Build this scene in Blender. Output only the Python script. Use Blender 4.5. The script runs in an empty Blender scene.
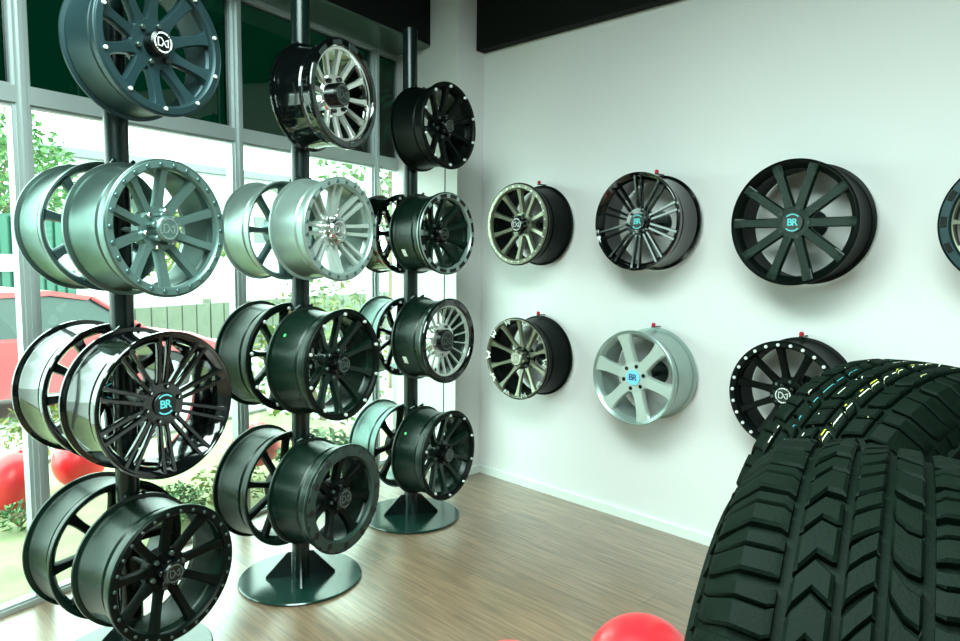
import bpy, bmesh, math, random
from mathutils import Vector, Matrix
random.seed(7)
PI = math.pi
col = bpy.context.scene.collection
sin, cos = math.sin, math.cos; R_ = math.radians

# ------------------------------------------------------------------ materials
def mat(name, colr, rough=.5, metal=0., noise=0., nscale=8., bump=0., bscale=200., coat=0., spec=.5):
    m = bpy.data.materials.new(name); m.use_nodes = True
    nt = m.node_tree; b = nt.nodes['Principled BSDF']
    b.inputs['Base Color'].default_value = (*colr, 1)
    b.inputs['Roughness'].default_value = rough
    b.inputs['Metallic'].default_value = metal
    b.inputs['Specular IOR Level'].default_value = spec
    if coat:
        b.inputs['Coat Weight'].default_value = coat; b.inputs['Coat Roughness'].default_value = .05
    tc = nt.nodes.new('ShaderNodeTexCoord')
    if noise:
        n = nt.nodes.new('ShaderNodeTexNoise'); n.inputs['Scale'].default_value = nscale; n.inputs['Detail'].default_value = 6
        nt.links.new(tc.outputs['Object'], n.inputs['Vector'])
        mx = nt.nodes.new('ShaderNodeMix'); mx.data_type = 'RGBA'
        mx.inputs['A'].default_value = (*[c*(1-noise) for c in colr], 1)
        mx.inputs['B'].default_value = (*[min(1, c*(1+noise)) for c in colr], 1)
        nt.links.new(n.outputs['Fac'], mx.inputs['Factor']); nt.links.new(mx.outputs['Result'], b.inputs['Base Color'])
    if bump:
        n = nt.nodes.new('ShaderNodeTexNoise'); n.inputs['Scale'].default_value = bscale
        nt.links.new(tc.outputs['Object'], n.inputs['Vector'])
        bp = nt.nodes.new('ShaderNodeBump'); bp.inputs['Strength'].default_value = bump; bp.inputs['Distance'].default_value = .002
        nt.links.new(n.outputs['Fac'], bp.inputs['Height']); nt.links.new(bp.outputs['Normal'], b.inputs['Normal'])
    return m

def glass(name, tint, refl=.08, rough=.0):
    m = bpy.data.materials.new(name); m.use_nodes = True
    nt = m.node_tree; nt.nodes.clear()
    o = nt.nodes.new('ShaderNodeOutputMaterial'); t = nt.nodes.new('ShaderNodeBsdfTransparent')
    g = nt.nodes.new('ShaderNodeBsdfGlossy'); mx = nt.nodes.new('ShaderNodeMixShader')
    lw = nt.nodes.new('ShaderNodeLayerWeight'); lw.inputs['Blend'].default_value = .35
    mm = nt.nodes.new('ShaderNodeMath'); mm.operation = 'MULTIPLY'; mm.inputs[1].default_value = refl*3
    ad = nt.nodes.new('ShaderNodeMath'); ad.operation = 'ADD'; ad.inputs[1].default_value = refl*.4; ad.use_clamp = True
    t.inputs['Color'].default_value = (*tint, 1); g.inputs['Roughness'].default_value = rough
    nt.links.new(lw.outputs['Fresnel'], mm.inputs[0]); nt.links.new(mm.outputs[0], ad.inputs[0])
    nt.links.new(ad.outputs[0], mx.inputs['Fac']); nt.links.new(t.outputs[0], mx.inputs[1]); nt.links.new(g.outputs[0], mx.inputs[2])
    nt.links.new(mx.outputs[0], o.inputs['Surface'])
    return m

M = dict(
    satin=mat('satin_black', (.0035, .0135, .0085), .27, .08, spec=.30, bump=.05, bscale=900),
    matte=mat('matte_black', (.0012, .0034, .0024), .42, .0, spec=.12, bump=.05, bscale=900),
    gloss=mat('gloss_black', (.002, .003, .003), .09, .0, coat=.7),
    gun=mat('gunmetal', (.018, .045, .052), .42, .4),
    grey=mat('grey_satin', (.135, .22, .205), .38, .6),
    greydark=mat('grey_satin_dark', (.085, .15, .15), .36, .7),
    greybar=mat('grey_barrel', (.11, .17, .155), .3, .75),  # real grey barrels, and painted daylight reflection on two black ones
    silver=mat('silver_paint', (.33, .42, .39), .32, .55),
    silverw=mat('silver_bright', (.50, .57, .53), .3, .35),
    mach=mat('machined_face', (.74, .77, .72), .26, .7),
    bronze=mat('machined_tint', (.24, .25, .18), .36, .65),
    chrome=mat('chrome', (.8, .82, .8), .1, 1.),
    boltw=mat('bolt_steel', (.8, .84, .8), .25, .4),
    boltd=mat('bolt_grey', (.07, .1, .09), .3, .6),
    white=mat('print_white', (.75, .78, .76), .5),
    printgrey=mat('print_grey', (.065, .09, .08), .5),
    cyan=mat('print_cyan', (.12, .62, .66), .4),
    blue=mat('cap_light_blue', (.22, .66, .85), .35),
    navy=mat('print_navy', (.02, .05, .2), .4),
    capdark=mat('cap_black', (.002, .003, .003), .25, .0),
    stand=mat('stand_black', (.004, .013, .012), .26, .1, spec=.5, bump=.04, bscale=500),
    plate=mat('base_plate_black', (.008, .034, .026), .16, .1, spec=.7),
    label=mat('label_white', (.75, .78, .68), .6),
    green=mat('sticker_green', (.05, .75, .15), .5),
    red=mat('red_rubber', (.55, .01, .03), .4),
    balloon=mat('balloon_red', (.80, .022, .035), .36, coat=.2),
    rubber=mat('tyre_rubber', (.0009, .0042, .0020), .66, bump=.35, bscale=260, noise=.35, nscale=30, spec=.08),
    yellow=mat('paint_yellow', (.55, .50, .03), .6), paintw=mat('paint_white', (.7, .72, .6), .6), paintb=mat('paint_teal', (.05, .22, .25), .6),
    ringgrey=mat('ring_dark_grey', (.026, .048, .04), .4, .1, spec=.3),
    frame=mat('window_aluminium', (.50, .56, .56), .35, .5),
    plaster=mat('plaster', (.80, .79, .79), .7, noise=.03, nscale=1.5),
    plaster_dark=mat('plaster_dark', (.16, .19, .17), .7, noise=.03, nscale=1.5),  # unseen rear and right walls, toned dark to cut fill on the wheels
    trim=mat('trim_white', (.80, .84, .80), .4),
    black=mat('ceiling_black', (.006, .008, .007), .75, spec=.15),
    soffit=mat('soffit_lit', (.09, .15, .12), .3, .2),  # light on the beam's underside put into its base colour
    concrete=mat('concrete', (.42, .42, .40), .8, noise=.18, nscale=1.2),
    grass=mat('grass_bed', (.27, .29, .15), .9, noise=.5, nscale=6),
    kerb=mat('kerb', (.2, .2, .18), .8),
    carred=mat('car_red', (.42, .06, .07), .4, .0, coat=.15),
    carglass=mat('car_glass', (.03, .055, .05), .25, .0, spec=.4),
    tyreblk=mat('car_tyre', (.02, .02, .02), .7),
    buildw=mat('building_white', (.5, .5, .48), .7), buildg=mat('building_grey', (.14, .15, .15), .6),  # second one is plain grey for roof, windows and pier seam
    teal=mat('container_teal', (.015, .09, .06), .5, noise=.1, nscale=1),
    fence=mat('fence_green', (.10, .115, .08), .7, noise=.15, nscale=4),
    trunk=mat('bark', (.16, .11, .06), .9),
)
def leafmat(name, a, b):
    m = bpy.data.materials.new(name); m.use_nodes = True
    nt = m.node_tree; bs = nt.nodes['Principled BSDF']; bs.inputs['Roughness'].default_value = .6
    tc = nt.nodes.new('ShaderNodeTexCoord'); n = nt.nodes.new('ShaderNodeTexNoise'); n.inputs['Scale'].default_value = 9
    cr = nt.nodes.new('ShaderNodeValToRGB'); cr.color_ramp.elements[0].position = .38; cr.color_ramp.elements[1].position = .62
    cr.color_ramp.elements[0].color = (*a, 1); cr.color_ramp.elements[1].color = (*b, 1)
    nt.links.new(tc.outputs['Object'], n.inputs['Vector']); nt.links.new(n.outputs['Fac'], cr.inputs['Fac']); nt.links.new(cr.outputs['Color'], bs.inputs['Base Color'])
    return m
M['leafy'] = leafmat('leaf_yellow_green', (.06, .14, .03), (.22, .21, .025))
M['leafg'] = leafmat('leaf_green', (.03, .12, .035), (.11, .21, .05))

def floor_mat():
    m = bpy.data.materials.new('wood_laminate'); m.use_nodes = True
    nt = m.node_tree; b = nt.nodes['Principled BSDF']; L = nt.links.new
    tc = nt.nodes.new('ShaderNodeTexCoord')
    mp = nt.nodes.new('ShaderNodeMapping'); L(tc.outputs['Object'], mp.inputs['Vector'])
    br = nt.nodes.new('ShaderNodeTexBrick'); L(mp.outputs['Vector'], br.inputs['Vector'])
    br.inputs['Scale'].default_value = 1.; br.inputs['Brick Width'].default_value = 1.2; br.inputs['Row Height'].default_value = .15
    br.inputs['Mortar Size'].default_value = .0012; br.offset = .37
    br.inputs['Color1'].default_value = (.265, .172, .104, 1); br.inputs['Color2'].default_value = (.215, .138, .085, 1); br.inputs['Mortar'].default_value = (.10, .075, .05, 1)
    mp2 = nt.nodes.new('ShaderNodeMapping'); mp2.inputs['Scale'].default_value = (2.2, 34, 1); L(tc.outputs['Object'], mp2.inputs['Vector'])
    n = nt.nodes.new('ShaderNodeTexNoise'); n.inputs['Scale'].default_value = 1.6; n.inputs['Detail'].default_value = 8; n.inputs['Distortion'].default_value = .6; L(mp2.outputs['Vector'], n.inputs['Vector'])
    cr = nt.nodes.new('ShaderNodeValToRGB'); cr.color_ramp.elements[0].position = .3; cr.color_ramp.elements[1].position = .7
    cr.color_ramp.elements[0].color = (.62, .60, .58, 1); cr.color_ramp.elements[1].color = (1.25, 1.25, 1.22, 1); L(n.outputs['Fac'], cr.inputs['Fac'])
    mx = nt.nodes.new('ShaderNodeMix'); mx.data_type = 'RGBA'; mx.blend_type = 'MULTIPLY'; mx.inputs['Factor'].default_value = 1
    L(br.outputs['Color'], mx.inputs['A']); L(cr.outputs['Color'], mx.inputs['B']); L(mx.outputs['Result'], b.inputs['Base Color'])
    b.inputs['Roughness'].default_value = .40; b.inputs['Coat Weight'].default_value = 1.; b.inputs['Coat Roughness'].default_value = .27; b.inputs['Coat IOR'].default_value = 1.7
    return m
M['floor'] = floor_mat()
def striped_rubber():
    m = M['rubber'].copy(); m.name = 'tyre_rubber_striped'; nt = m.node_tree; b = nt.nodes['Principled BSDF']; L = nt.links.new
    tc = nt.nodes.new('ShaderNodeTexCoord'); sp = nt.nodes.new('ShaderNodeSeparateXYZ'); L(tc.outputs['Object'], sp.inputs[0])
    src = b.inputs['Base Color'].links[0].from_socket
    for (v, w_, c, thr) in ((-.019, .0011, (.6, .62, .45), .44), (-.0115, .0012, (.40, .40, .03), .52), (.022, .0008, (.5, .5, .42), .56), (.052, .0009, (.05, .25, .28), .50), (.085, .0008, (.5, .52, .4), .60), (-.062, .0008, (.4, .42, .2), .62)):
        d = nt.nodes.new('ShaderNodeMath'); d.operation = 'SUBTRACT'; L(sp.outputs['Y'], d.inputs[0]); d.inputs[1].default_value = v
        a = nt.nodes.new('ShaderNodeMath'); a.operation = 'ABSOLUTE'; L(d.outputs[0], a.inputs[0])
        l = nt.nodes.new('ShaderNodeMath'); l.operation = 'LESS_THAN'; L(a.outputs[0], l.inputs[0]); l.inputs[1].default_value = w_
        mp = nt.nodes.new('ShaderNodeMapping'); mp.inputs['Scale'].default_value = (1, 0, 1); mp.inputs['Location'].default_value = (v*37, 0, v*91); L(tc.outputs['Object'], mp.inputs['Vector'])
        n = nt.nodes.new('ShaderNodeTexNoise'); n.inputs['Scale'].default_value = 34; L(mp.outputs['Vector'], n.inputs['Vector'])
        g = nt.nodes.new('ShaderNodeMath'); g.operation = 'GREATER_THAN'; L(n.outputs['Fac'], g.inputs[0]); g.inputs[1].default_value = thr
        k = nt.nodes.new('ShaderNodeMath'); k.operation = 'MULTIPLY'; L(l.outputs[0], k.inputs[0]); L(g.outputs[0], k.inputs[1])
        mx = nt.nodes.new('ShaderNodeMix'); mx.data_type = 'RGBA'; L(k.outputs[0], mx.inputs['Factor']); L(src, mx.inputs['A']); mx.inputs['B'].default_value = (*c, 1)
        src = mx.outputs['Result']
    L(src, b.inputs['Base Color']); return m
M['rubber2'] = striped_rubber()
M['glass'] = glass('clear_pane', (.92, .98, .96), .06)
M['film'] = glass('green_film_pane', (.0035, .050, .034), .10, .02)

# ------------------------------------------------------------------ helpers
def finish(me, m, smooth=35):
    me.materials.append(m)
    if smooth:
        me.shade_smooth(); me.set_sharp_from_angle(angle=math.radians(smooth))
    return me
def link(name, me, parent=None, label=None):
    o = bpy.data.objects.new(name, me); col.objects.link(o)
    if parent: o.parent = parent
    if label: o['label'] = label
    return o
def tag(o, label=None, cat=None, group=None, kind=None):
    if label: o['label'] = label
    if cat: o['category'] = cat
    if group: o['group'] = group
    if kind: o['kind'] = kind
    return o
def empty(name, loc, rz=0, rx=0, ry=0):
    o = bpy.data.objects.new(name, None); col.objects.link(o); o.empty_display_size = .1
    o.location = loc; o.rotation_euler = (rx, ry, rz); return o
class MB:
    def __init__(s): s.v = []; s.f = []
    def add(s, vs, fs):
        b = len(s.v); s.v += [tuple(p) for p in vs]; s.f += [tuple(i+b for i in f) for f in fs]
    def box(s, x0, x1, y0, y1, z0, z1):
        s.add([(x0,y0,z0),(x1,y0,z0),(x1,y1,z0),(x0,y1,z0),(x0,y0,z1),(x1,y0,z1),(x1,y1,z1),(x0,y1,z1)],
              [(0,3,2,1),(4,5,6,7),(0,1,5,4),(1,2,6,5),(2,3,7,6),(3,0,4,7)])
    def prism(s, pts, h0, h1, fn):     # pts 2D CCW, extruded; fn maps (a,b,h)->xyz
        n = len(pts)
        s.add([fn(a,b,h0) for a,b in pts]+[fn(a,b,h1) for a,b in pts],
              [tuple(range(n))[::-1], tuple(range(n,2*n))]+[(i,(i+1)%n,(i+1)%n+n,i+n) for i in range(n)])
    def lathe(s, prof, n=64, closed=False, fn=lambda x,y,z:(x,y,z)):   # prof (x,r): axis along +X
        b = len(s.v); k = len(prof)
        for i in range(n):
            a = 2*PI*i/n
            for x, r in prof: s.v.append(fn(x, r*cos(a), r*sin(a)))
        for i in range(n):
            j = (i+1) % n
            for q in range(k if closed else k-1):
                w = (q+1) % k
                s.f.append((b+i*k+q, b+i*k+w, b+j*k+w, b+j*k+q))
    def tube(s, p0, p1, r, n=16):
        p0 = Vector(p0); p1 = Vector(p1); d = (p1-p0); L = d.length; q = d.to_track_quat('X', 'Z').to_matrix()
        s.lathe([(0, 0), (0, r), (L, r), (L, 0)], n, fn=lambda x, y, z: tuple(p0+q@Vector((x, y, z))))
    def me(s, name, m, smooth=35, recalc=True):
        me = bpy.data.meshes.new(name); me.from_pydata(s.v, [], s.f)
        if recalc:
            bm = bmesh.new(); bm.from_mesh(me); bmesh.ops.remove_doubles(bm, verts=bm.verts, dist=1e-6); bmesh.ops.recalc_face_normals(bm, faces=bm.faces); bm.to_mesh(me); bm.free()
        return finish(me, m, smooth)
    def obj(s, name, m, parent=None, smooth=35, label=None): return link(name, s.me(name, m, smooth), parent, label)

# ------------------------------------------------------------------ camera
yaw, pit, roll = map(math.radians, (44.912, 5.4806, -.6689)); FPX = 700.58
f0 = Vector((-sin(yaw), cos(yaw), 0)); r0 = Vector((cos(yaw), sin(yaw), 0)); u0 = Vector((0, 0, 1))
fw = f0*cos(pit)-u0*sin(pit); up = u0*cos(pit)+f0*sin(pit)
rt = r0*cos(roll)-up*sin(roll); uu = up*cos(roll)+r0*sin(roll)
cam = bpy.data.cameras.new('camera'); co = bpy.data.objects.new('camera', cam); col.objects.link(co)
cam.sensor_width = 36; cam.lens = FPX/960*36; cam.clip_start = .02; cam.clip_end = 300
co.matrix_world = Matrix(((rt.x, uu.x, -fw.x, 0), (rt.y, uu.y, -fw.y, 0), (rt.z, uu.z, -fw.z, 1.6), (0, 0, 0, 1)))
bpy.context.scene.camera = co
def ray(x, y): return fw+rt*((x-480)/FPX)-uu*((y-320.5)/FPX)
def at(x, y, depth): return Vector((0, 0, 1.6))+ray(x, y)*depth
def onz(x, y, z):
    d = ray(x, y); return Vector((0, 0, 1.6))+d*((z-1.6)/d.z)

# ------------------------------------------------------------------ room
YW = 3.57; XC = -3.546; YA = 3.32; HC = 3.45
XR, YB = 3.2, -3.2
O2 = Vector((-3.575, .78)); D2 = Vector((-.242, .970)).normalized(); N2 = Vector((D2.y, -D2.x))   # window wall: along, into the room
def wp(s, off, z): p = O2+D2*s+N2*off; return (p.x, p.y, z)
def wbox(mb, s0, s1, o0, o1, z0, z1):
    mb.add([wp(s0,o0,z0),wp(s1,o0,z0),wp(s1,o1,z0),wp(s0,o1,z0),wp(s0,o0,z1),wp(s1,o0,z1),wp(s1,o1,z1),wp(s0,o1,z1)],
           [(0,3,2,1),(4,5,6,7),(0,1,5,4),(1,2,6,5),(2,3,7,6),(3,0,4,7)])
def struct(name, mb, m, smooth=0, parent=None):
    o = mb.obj(name, m, parent, smooth)
    if not parent: o['kind'] = 'structure'
    return o
sS = (YB-.1-O2.y)/D2.y       # s where the window wall meets the rear wall
sE = (YA-O2.y)/D2.y          # s at the pier
fl = MB(); a = wp(sS, -.04, 0); b = wp(sE+.3, -.04, 0)
fl.prism([(a[0], a[1]), (XR+.1, YB-.1), (XR+.1, YW+.1), (b[0], YW+.1), (b[0], b[1])], -.12, 0, lambda x, y, z: (x, y, z))
struct('floor', fl, M['floor'])
w = MB(); w.box(-4.3, XR+.1, YW, YW+.12, -.12, HC+.1); struct('wall_back', w, M['plaster'])
w = MB(); w.box(-4.25, XC, YA, YW+.005, -.1, HC+.05); struct('wall_pier', w, M['plaster'])
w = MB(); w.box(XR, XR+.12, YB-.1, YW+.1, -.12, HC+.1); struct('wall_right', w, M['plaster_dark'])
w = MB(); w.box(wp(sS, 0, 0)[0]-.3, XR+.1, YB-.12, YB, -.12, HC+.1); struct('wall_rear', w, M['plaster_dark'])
w = MB(); w.box(-4.5, XR+.2, YB-.2, YW+.2, HC, HC+.12); struct('ceiling', w, M['black'])
w = MB(); w.box(XC+.001, XR, YW-.08, YW, 2.985, HC); struct('trim_1', w, M['black'])           # black beam over the back wall
# black beam over the windows, its underside coloured pale green as if lit
bA = Vector((-3.832, YA)); bD = Vector((-3.618-(-3.832), 2.378-3.331)).normalized()
bE = bA+bD*((YB-YA)/bD.y)
w = MB(); wA = wp(sE, -.1, 0); wE = wp(sS, -.1, 0)
w.prism([(bA.x, bA.y), (wA[0], wA[1]), (wE[0], wE[1]), (bE.x, bE.y)], 3.045, HC+.01, lambda x, y, z: (x, y, z)); struct('trim_2', w, M['black'])
w = MB(); k = .004
w.prism([(bA.x-k, bA.y), (wA[0], wA[1]), (wE[0], wE[1]), (bE.x-k, bE.y)], 3.03, 3.045, lambda x, y, z: (x, y, z)); struct('trim_3', w, M['soffit'])
w = MB(); w.box(XC+.013, XR, YW-.014, YW, 0, .055); struct('baseboard_back', w, M['trim'])
w = MB(); w.box(XC, XC+.014, YA-.014, YW, 0, .055); w.box(-4.1, XC+.014, YA-.014, YA, 0, .055); struct('baseboard_pier', w, M['trim'])
w = MB(); w.box(-3.672, -3.666, YA-.004, YA, .055, 2.3); struct('trim_4', w, M['buildg'])

def window(n, s0, s1):
    """one bay: mullion on its left, lower clear pane, transom, upper filmed pane"""
    r = empty('window_%d' % n, wp(s0, 0, 0)); r['kind'] = 'structure'
    inv = Matrix.Translation(-Vector(wp(s0, 0, 0)))
    def add(name, fn, m):
        mb = MB(); fn(mb); mb.v = [tuple(Vector(v)+inv.translation) for v in mb.v]; return mb.obj(name, m, r, 0)
    def fr(mb):
        h = .028
        wbox(mb, s0-h, s0+h, -.06, .02, 0, 3.04)
        wbox(mb, s0-.010, s0+.010, .02, .032, 0, 3.04)
        wbox(mb, s0+h, s1-h, -.05, .02, 2.215, 2.285)
        wbox(mb, s0+h, s1-h, -.05, .02, .0, .022)
        wbox(mb, s0+h, s1-h, -.05, .02, 3.015, 3.04)
        for z0, z1 in ((.022, 2.215), (2.285, 3.015)):
            wbox(mb, s0+h, s0+h+.013, -.04, .006, z0, z1); wbox(mb, s1-h-.013, s1-h, -.04, .006, z0, z1)
            wbox(mb, s0+h+.013, s1-h-.013, -.04, .006, z1-.013, z1); wbox(mb, s0+h+.013, s1-h-.013, -.04, .006, z0, z0+.010)
    add('window_frame', fr, M['frame'])
    add('lower_pane', lambda mb: wbox(mb, s0+.035, s1-.035, -.018, -.012, .03, 2.205), M['glass'])
    add('upper_pane', lambda mb: wbox(mb, s0+.035, s1-.035, -.018, -.012, 2.295, 3.005), M['film'])
bays = [sS+.12, -2.35, -1.175, 0, 1.145, 2.365, sE-.0]
for i in range(len(bays)-1): window(i+1, bays[i], bays[i+1]+(.04 if i == len(bays)-2 else 0))

# ------------------------------------------------------------------ wheels
def ringprof(pts): return pts
def barrel_mesh(R, W, m, name='barrel'):
    X = lambda t: -t*W
    P = [(X(.0), .985*R), (X(.012), R), (X(.05), R), (X(.075), .962*R), (X(.21), .955*R), (X(.245), .905*R), (X(.31), .892*R), (X(.345), .914*R),
         (X(.80), .922*R), (X(.84), .938*R), (X(.935), .948*R), (X(.95), R), (X(.99), R), (X(1), .988*R),
         (X(.985), .955*R), (X(.93), .925*R), (X(.84), .90*R), (X(.80), .875*R), (X(.33), .868*R), (X(.25), .868*R), (X(.2), .90*R), (X(.10), .915*R), (X(.05), .94*R), (X(.02), .962*R)]
    mb = MB(); mb.lathe(P, 96, closed=True)
    return mb.me(name, m, 28)
def spoke_mesh(R, x_in, x_out, r_in, r_out, w_in, w_mid, w_out, th, m, skew=0., skew0=0., curve=0., pocket=0., nseg=10, name='spoke'):
    """radial along +Z; tangent along Y; face to +X. widths are half widths in metres."""
    mb = MB(); rows = []
    for i in range(nseg+1):
        t = i/nseg
        r = r_in+(r_out-r_in)*t
        if t < .5: ww = w_mid+(w_in-w_mid)*abs(1-2*t)**3
        else: ww = w_mid+(w_out-w_mid)*abs(2*t-1)**3
        x = x_in+(x_out-x_in)*(t**1.25)
        y = skew0+(skew-skew0)*t+curve*sin(PI*t)
        p = pocket*min(1, 4*t, 4*(1-t))
        if p > 1e-5:
            sec = [(-ww, x-th), (-ww, x-.3*th), (-.8*ww, x), (-.52*ww, x), (-.4*ww, x-p), (.4*ww, x-p), (.52*ww, x), (.8*ww, x), (ww, x-.3*th), (ww, x-th)]
        else:
            sec = [(-ww, x-th), (-ww, x-.3*th), (-.78*ww, x), (.78*ww, x), (ww, x-.3*th), (ww, x-th)]
        rows.append([(xx, y+tt, math.sqrt(max(r*r-(y+tt)**2*.0, 0))) for tt, xx in sec])
    k = len(rows[0]); b = []
    for rr in rows: b += rr
    fs = [(i*k+q, i*k+(q+1) % k, (i+1)*k+(q+1) % k, (i+1)*k+q) for i in range(nseg) for q in range(k)]
    fs += [tuple(range(k)), tuple(range(nseg*k, nseg*k+k))[::-1]]
    mb.add(b, fs)
    return mb.me(name, m, 40)
def disc_mesh(x0, x1, r, m, name, n=32, ch=.15, hole=0):
    mb = MB(); c = min(ch*(x1-x0), .25*r)
    if hole: mb.lathe([(x0, hole), (x0, r), (x1-c, r), (x1, r-c), (x1, hole)], n, closed=True)
    else: mb.lathe([(x0, 0), (x0, r), (x1-c, r), (x1, r-c), (x1, 0)], n)
    return mb.me(name, m, 35)
def stroke(mb, pts, w, x, sc):
    for (a, b), (c, d) in zip(pts, pts[1:]):
        dx, dy = c-a, d-b; L = math.hypot(dx, dy); nx, ny = -dy/L*w, dx/L*w; ex, ey = dx/L*w*.8, dy/L*w*.8
        mb.prism([((a-ex+nx)*sc, (b-ey+ny)*sc), ((a-ex-nx)*sc, (b-ey-ny)*sc), ((c+ex-nx)*sc, (d+ey-ny)*sc), ((c+ex+nx)*sc, (d+ey+ny)*sc)], x-.001, x+.0008, lambda p, q, h: (h, p, q))
def arc(mb, a0, a1, r0, r1, x, n=6):
    P = [(r1*cos(a0+(a1-a0)*i/n), r1*sin(a0+(a1-a0)*i/n)) for i in range(n+1)]
    Q = [(r0*cos(a1-(a1-a0)*i/n), r0*sin(a1-(a1-a0)*i/n)) for i in range(n+1)]
    mb.prism(P+Q, x-.001, x+.0008, lambda p, q, h: (h, p, q))
_txt = {}
def text_pts(body):
    if body not in _txt:
        cu = bpy.data.curves.new('t', 'FONT'); cu.body = body; cu.align_x = 'CENTER'; cu.align_y = 'CENTER'; cu.size = 1; cu.extrude = .03; cu.offset = .02; cu.space_character = .86; cu.resolution_u = 3
        o = bpy.data.objects.new('t', cu); col.objects.link(o)
        dg = bpy.context.evaluated_depsgraph_get(); me = bpy.data.meshes.new_from_object(o.evaluated_get(dg))
        _txt[body] = ([v.co.copy() for v in me.vertices], [tuple(p.vertices) for p in me.polygons])
        bpy.data.objects.remove(o); bpy.data.curves.remove(cu); bpy.data.meshes.remove(me)
    return _txt[body]
def emblem_mesh(kind, r, x, m):
    mb = MB()
    if kind == 'glyph':
        for k in range(4):
            a0 = PI/4+k*PI/2+.16+PI/4*0; seg = (PI/2-.32)/4
            for q in range(4): arc(mb, a0+q*seg+.02, a0+(q+1)*seg-.03, .78*r, .92*r, x, 3)
            arc(mb, PI/4+k*PI/2-.06, PI/4+k*PI/2+.06, .80*r, .90*r, x, 2)
        stroke(mb, [(.0, -.06), (-.14, -.33), (-.50, -.33), (-.50, .36), (-.16, .36), (.30, -.33), (.52, -.33), (.52, .30), (.26, .14)], .042, x, r)
    else:
        vs, fs = text_pts('BR'); s = (1.05 if kind == 'BR' else 1.25)*r
        mb.add([(x+p.z*.02, p.x*s*.98, (p.y-.0)*s) for p in vs], fs)
        if kind == 'BR':
            for a0 in (.25*PI, 1.25*PI): arc(mb, a0, a0+.5*PI, .82*r, .94*r, x, 10)
    me = mb.me('cap_emblem', m, 0); return me

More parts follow.
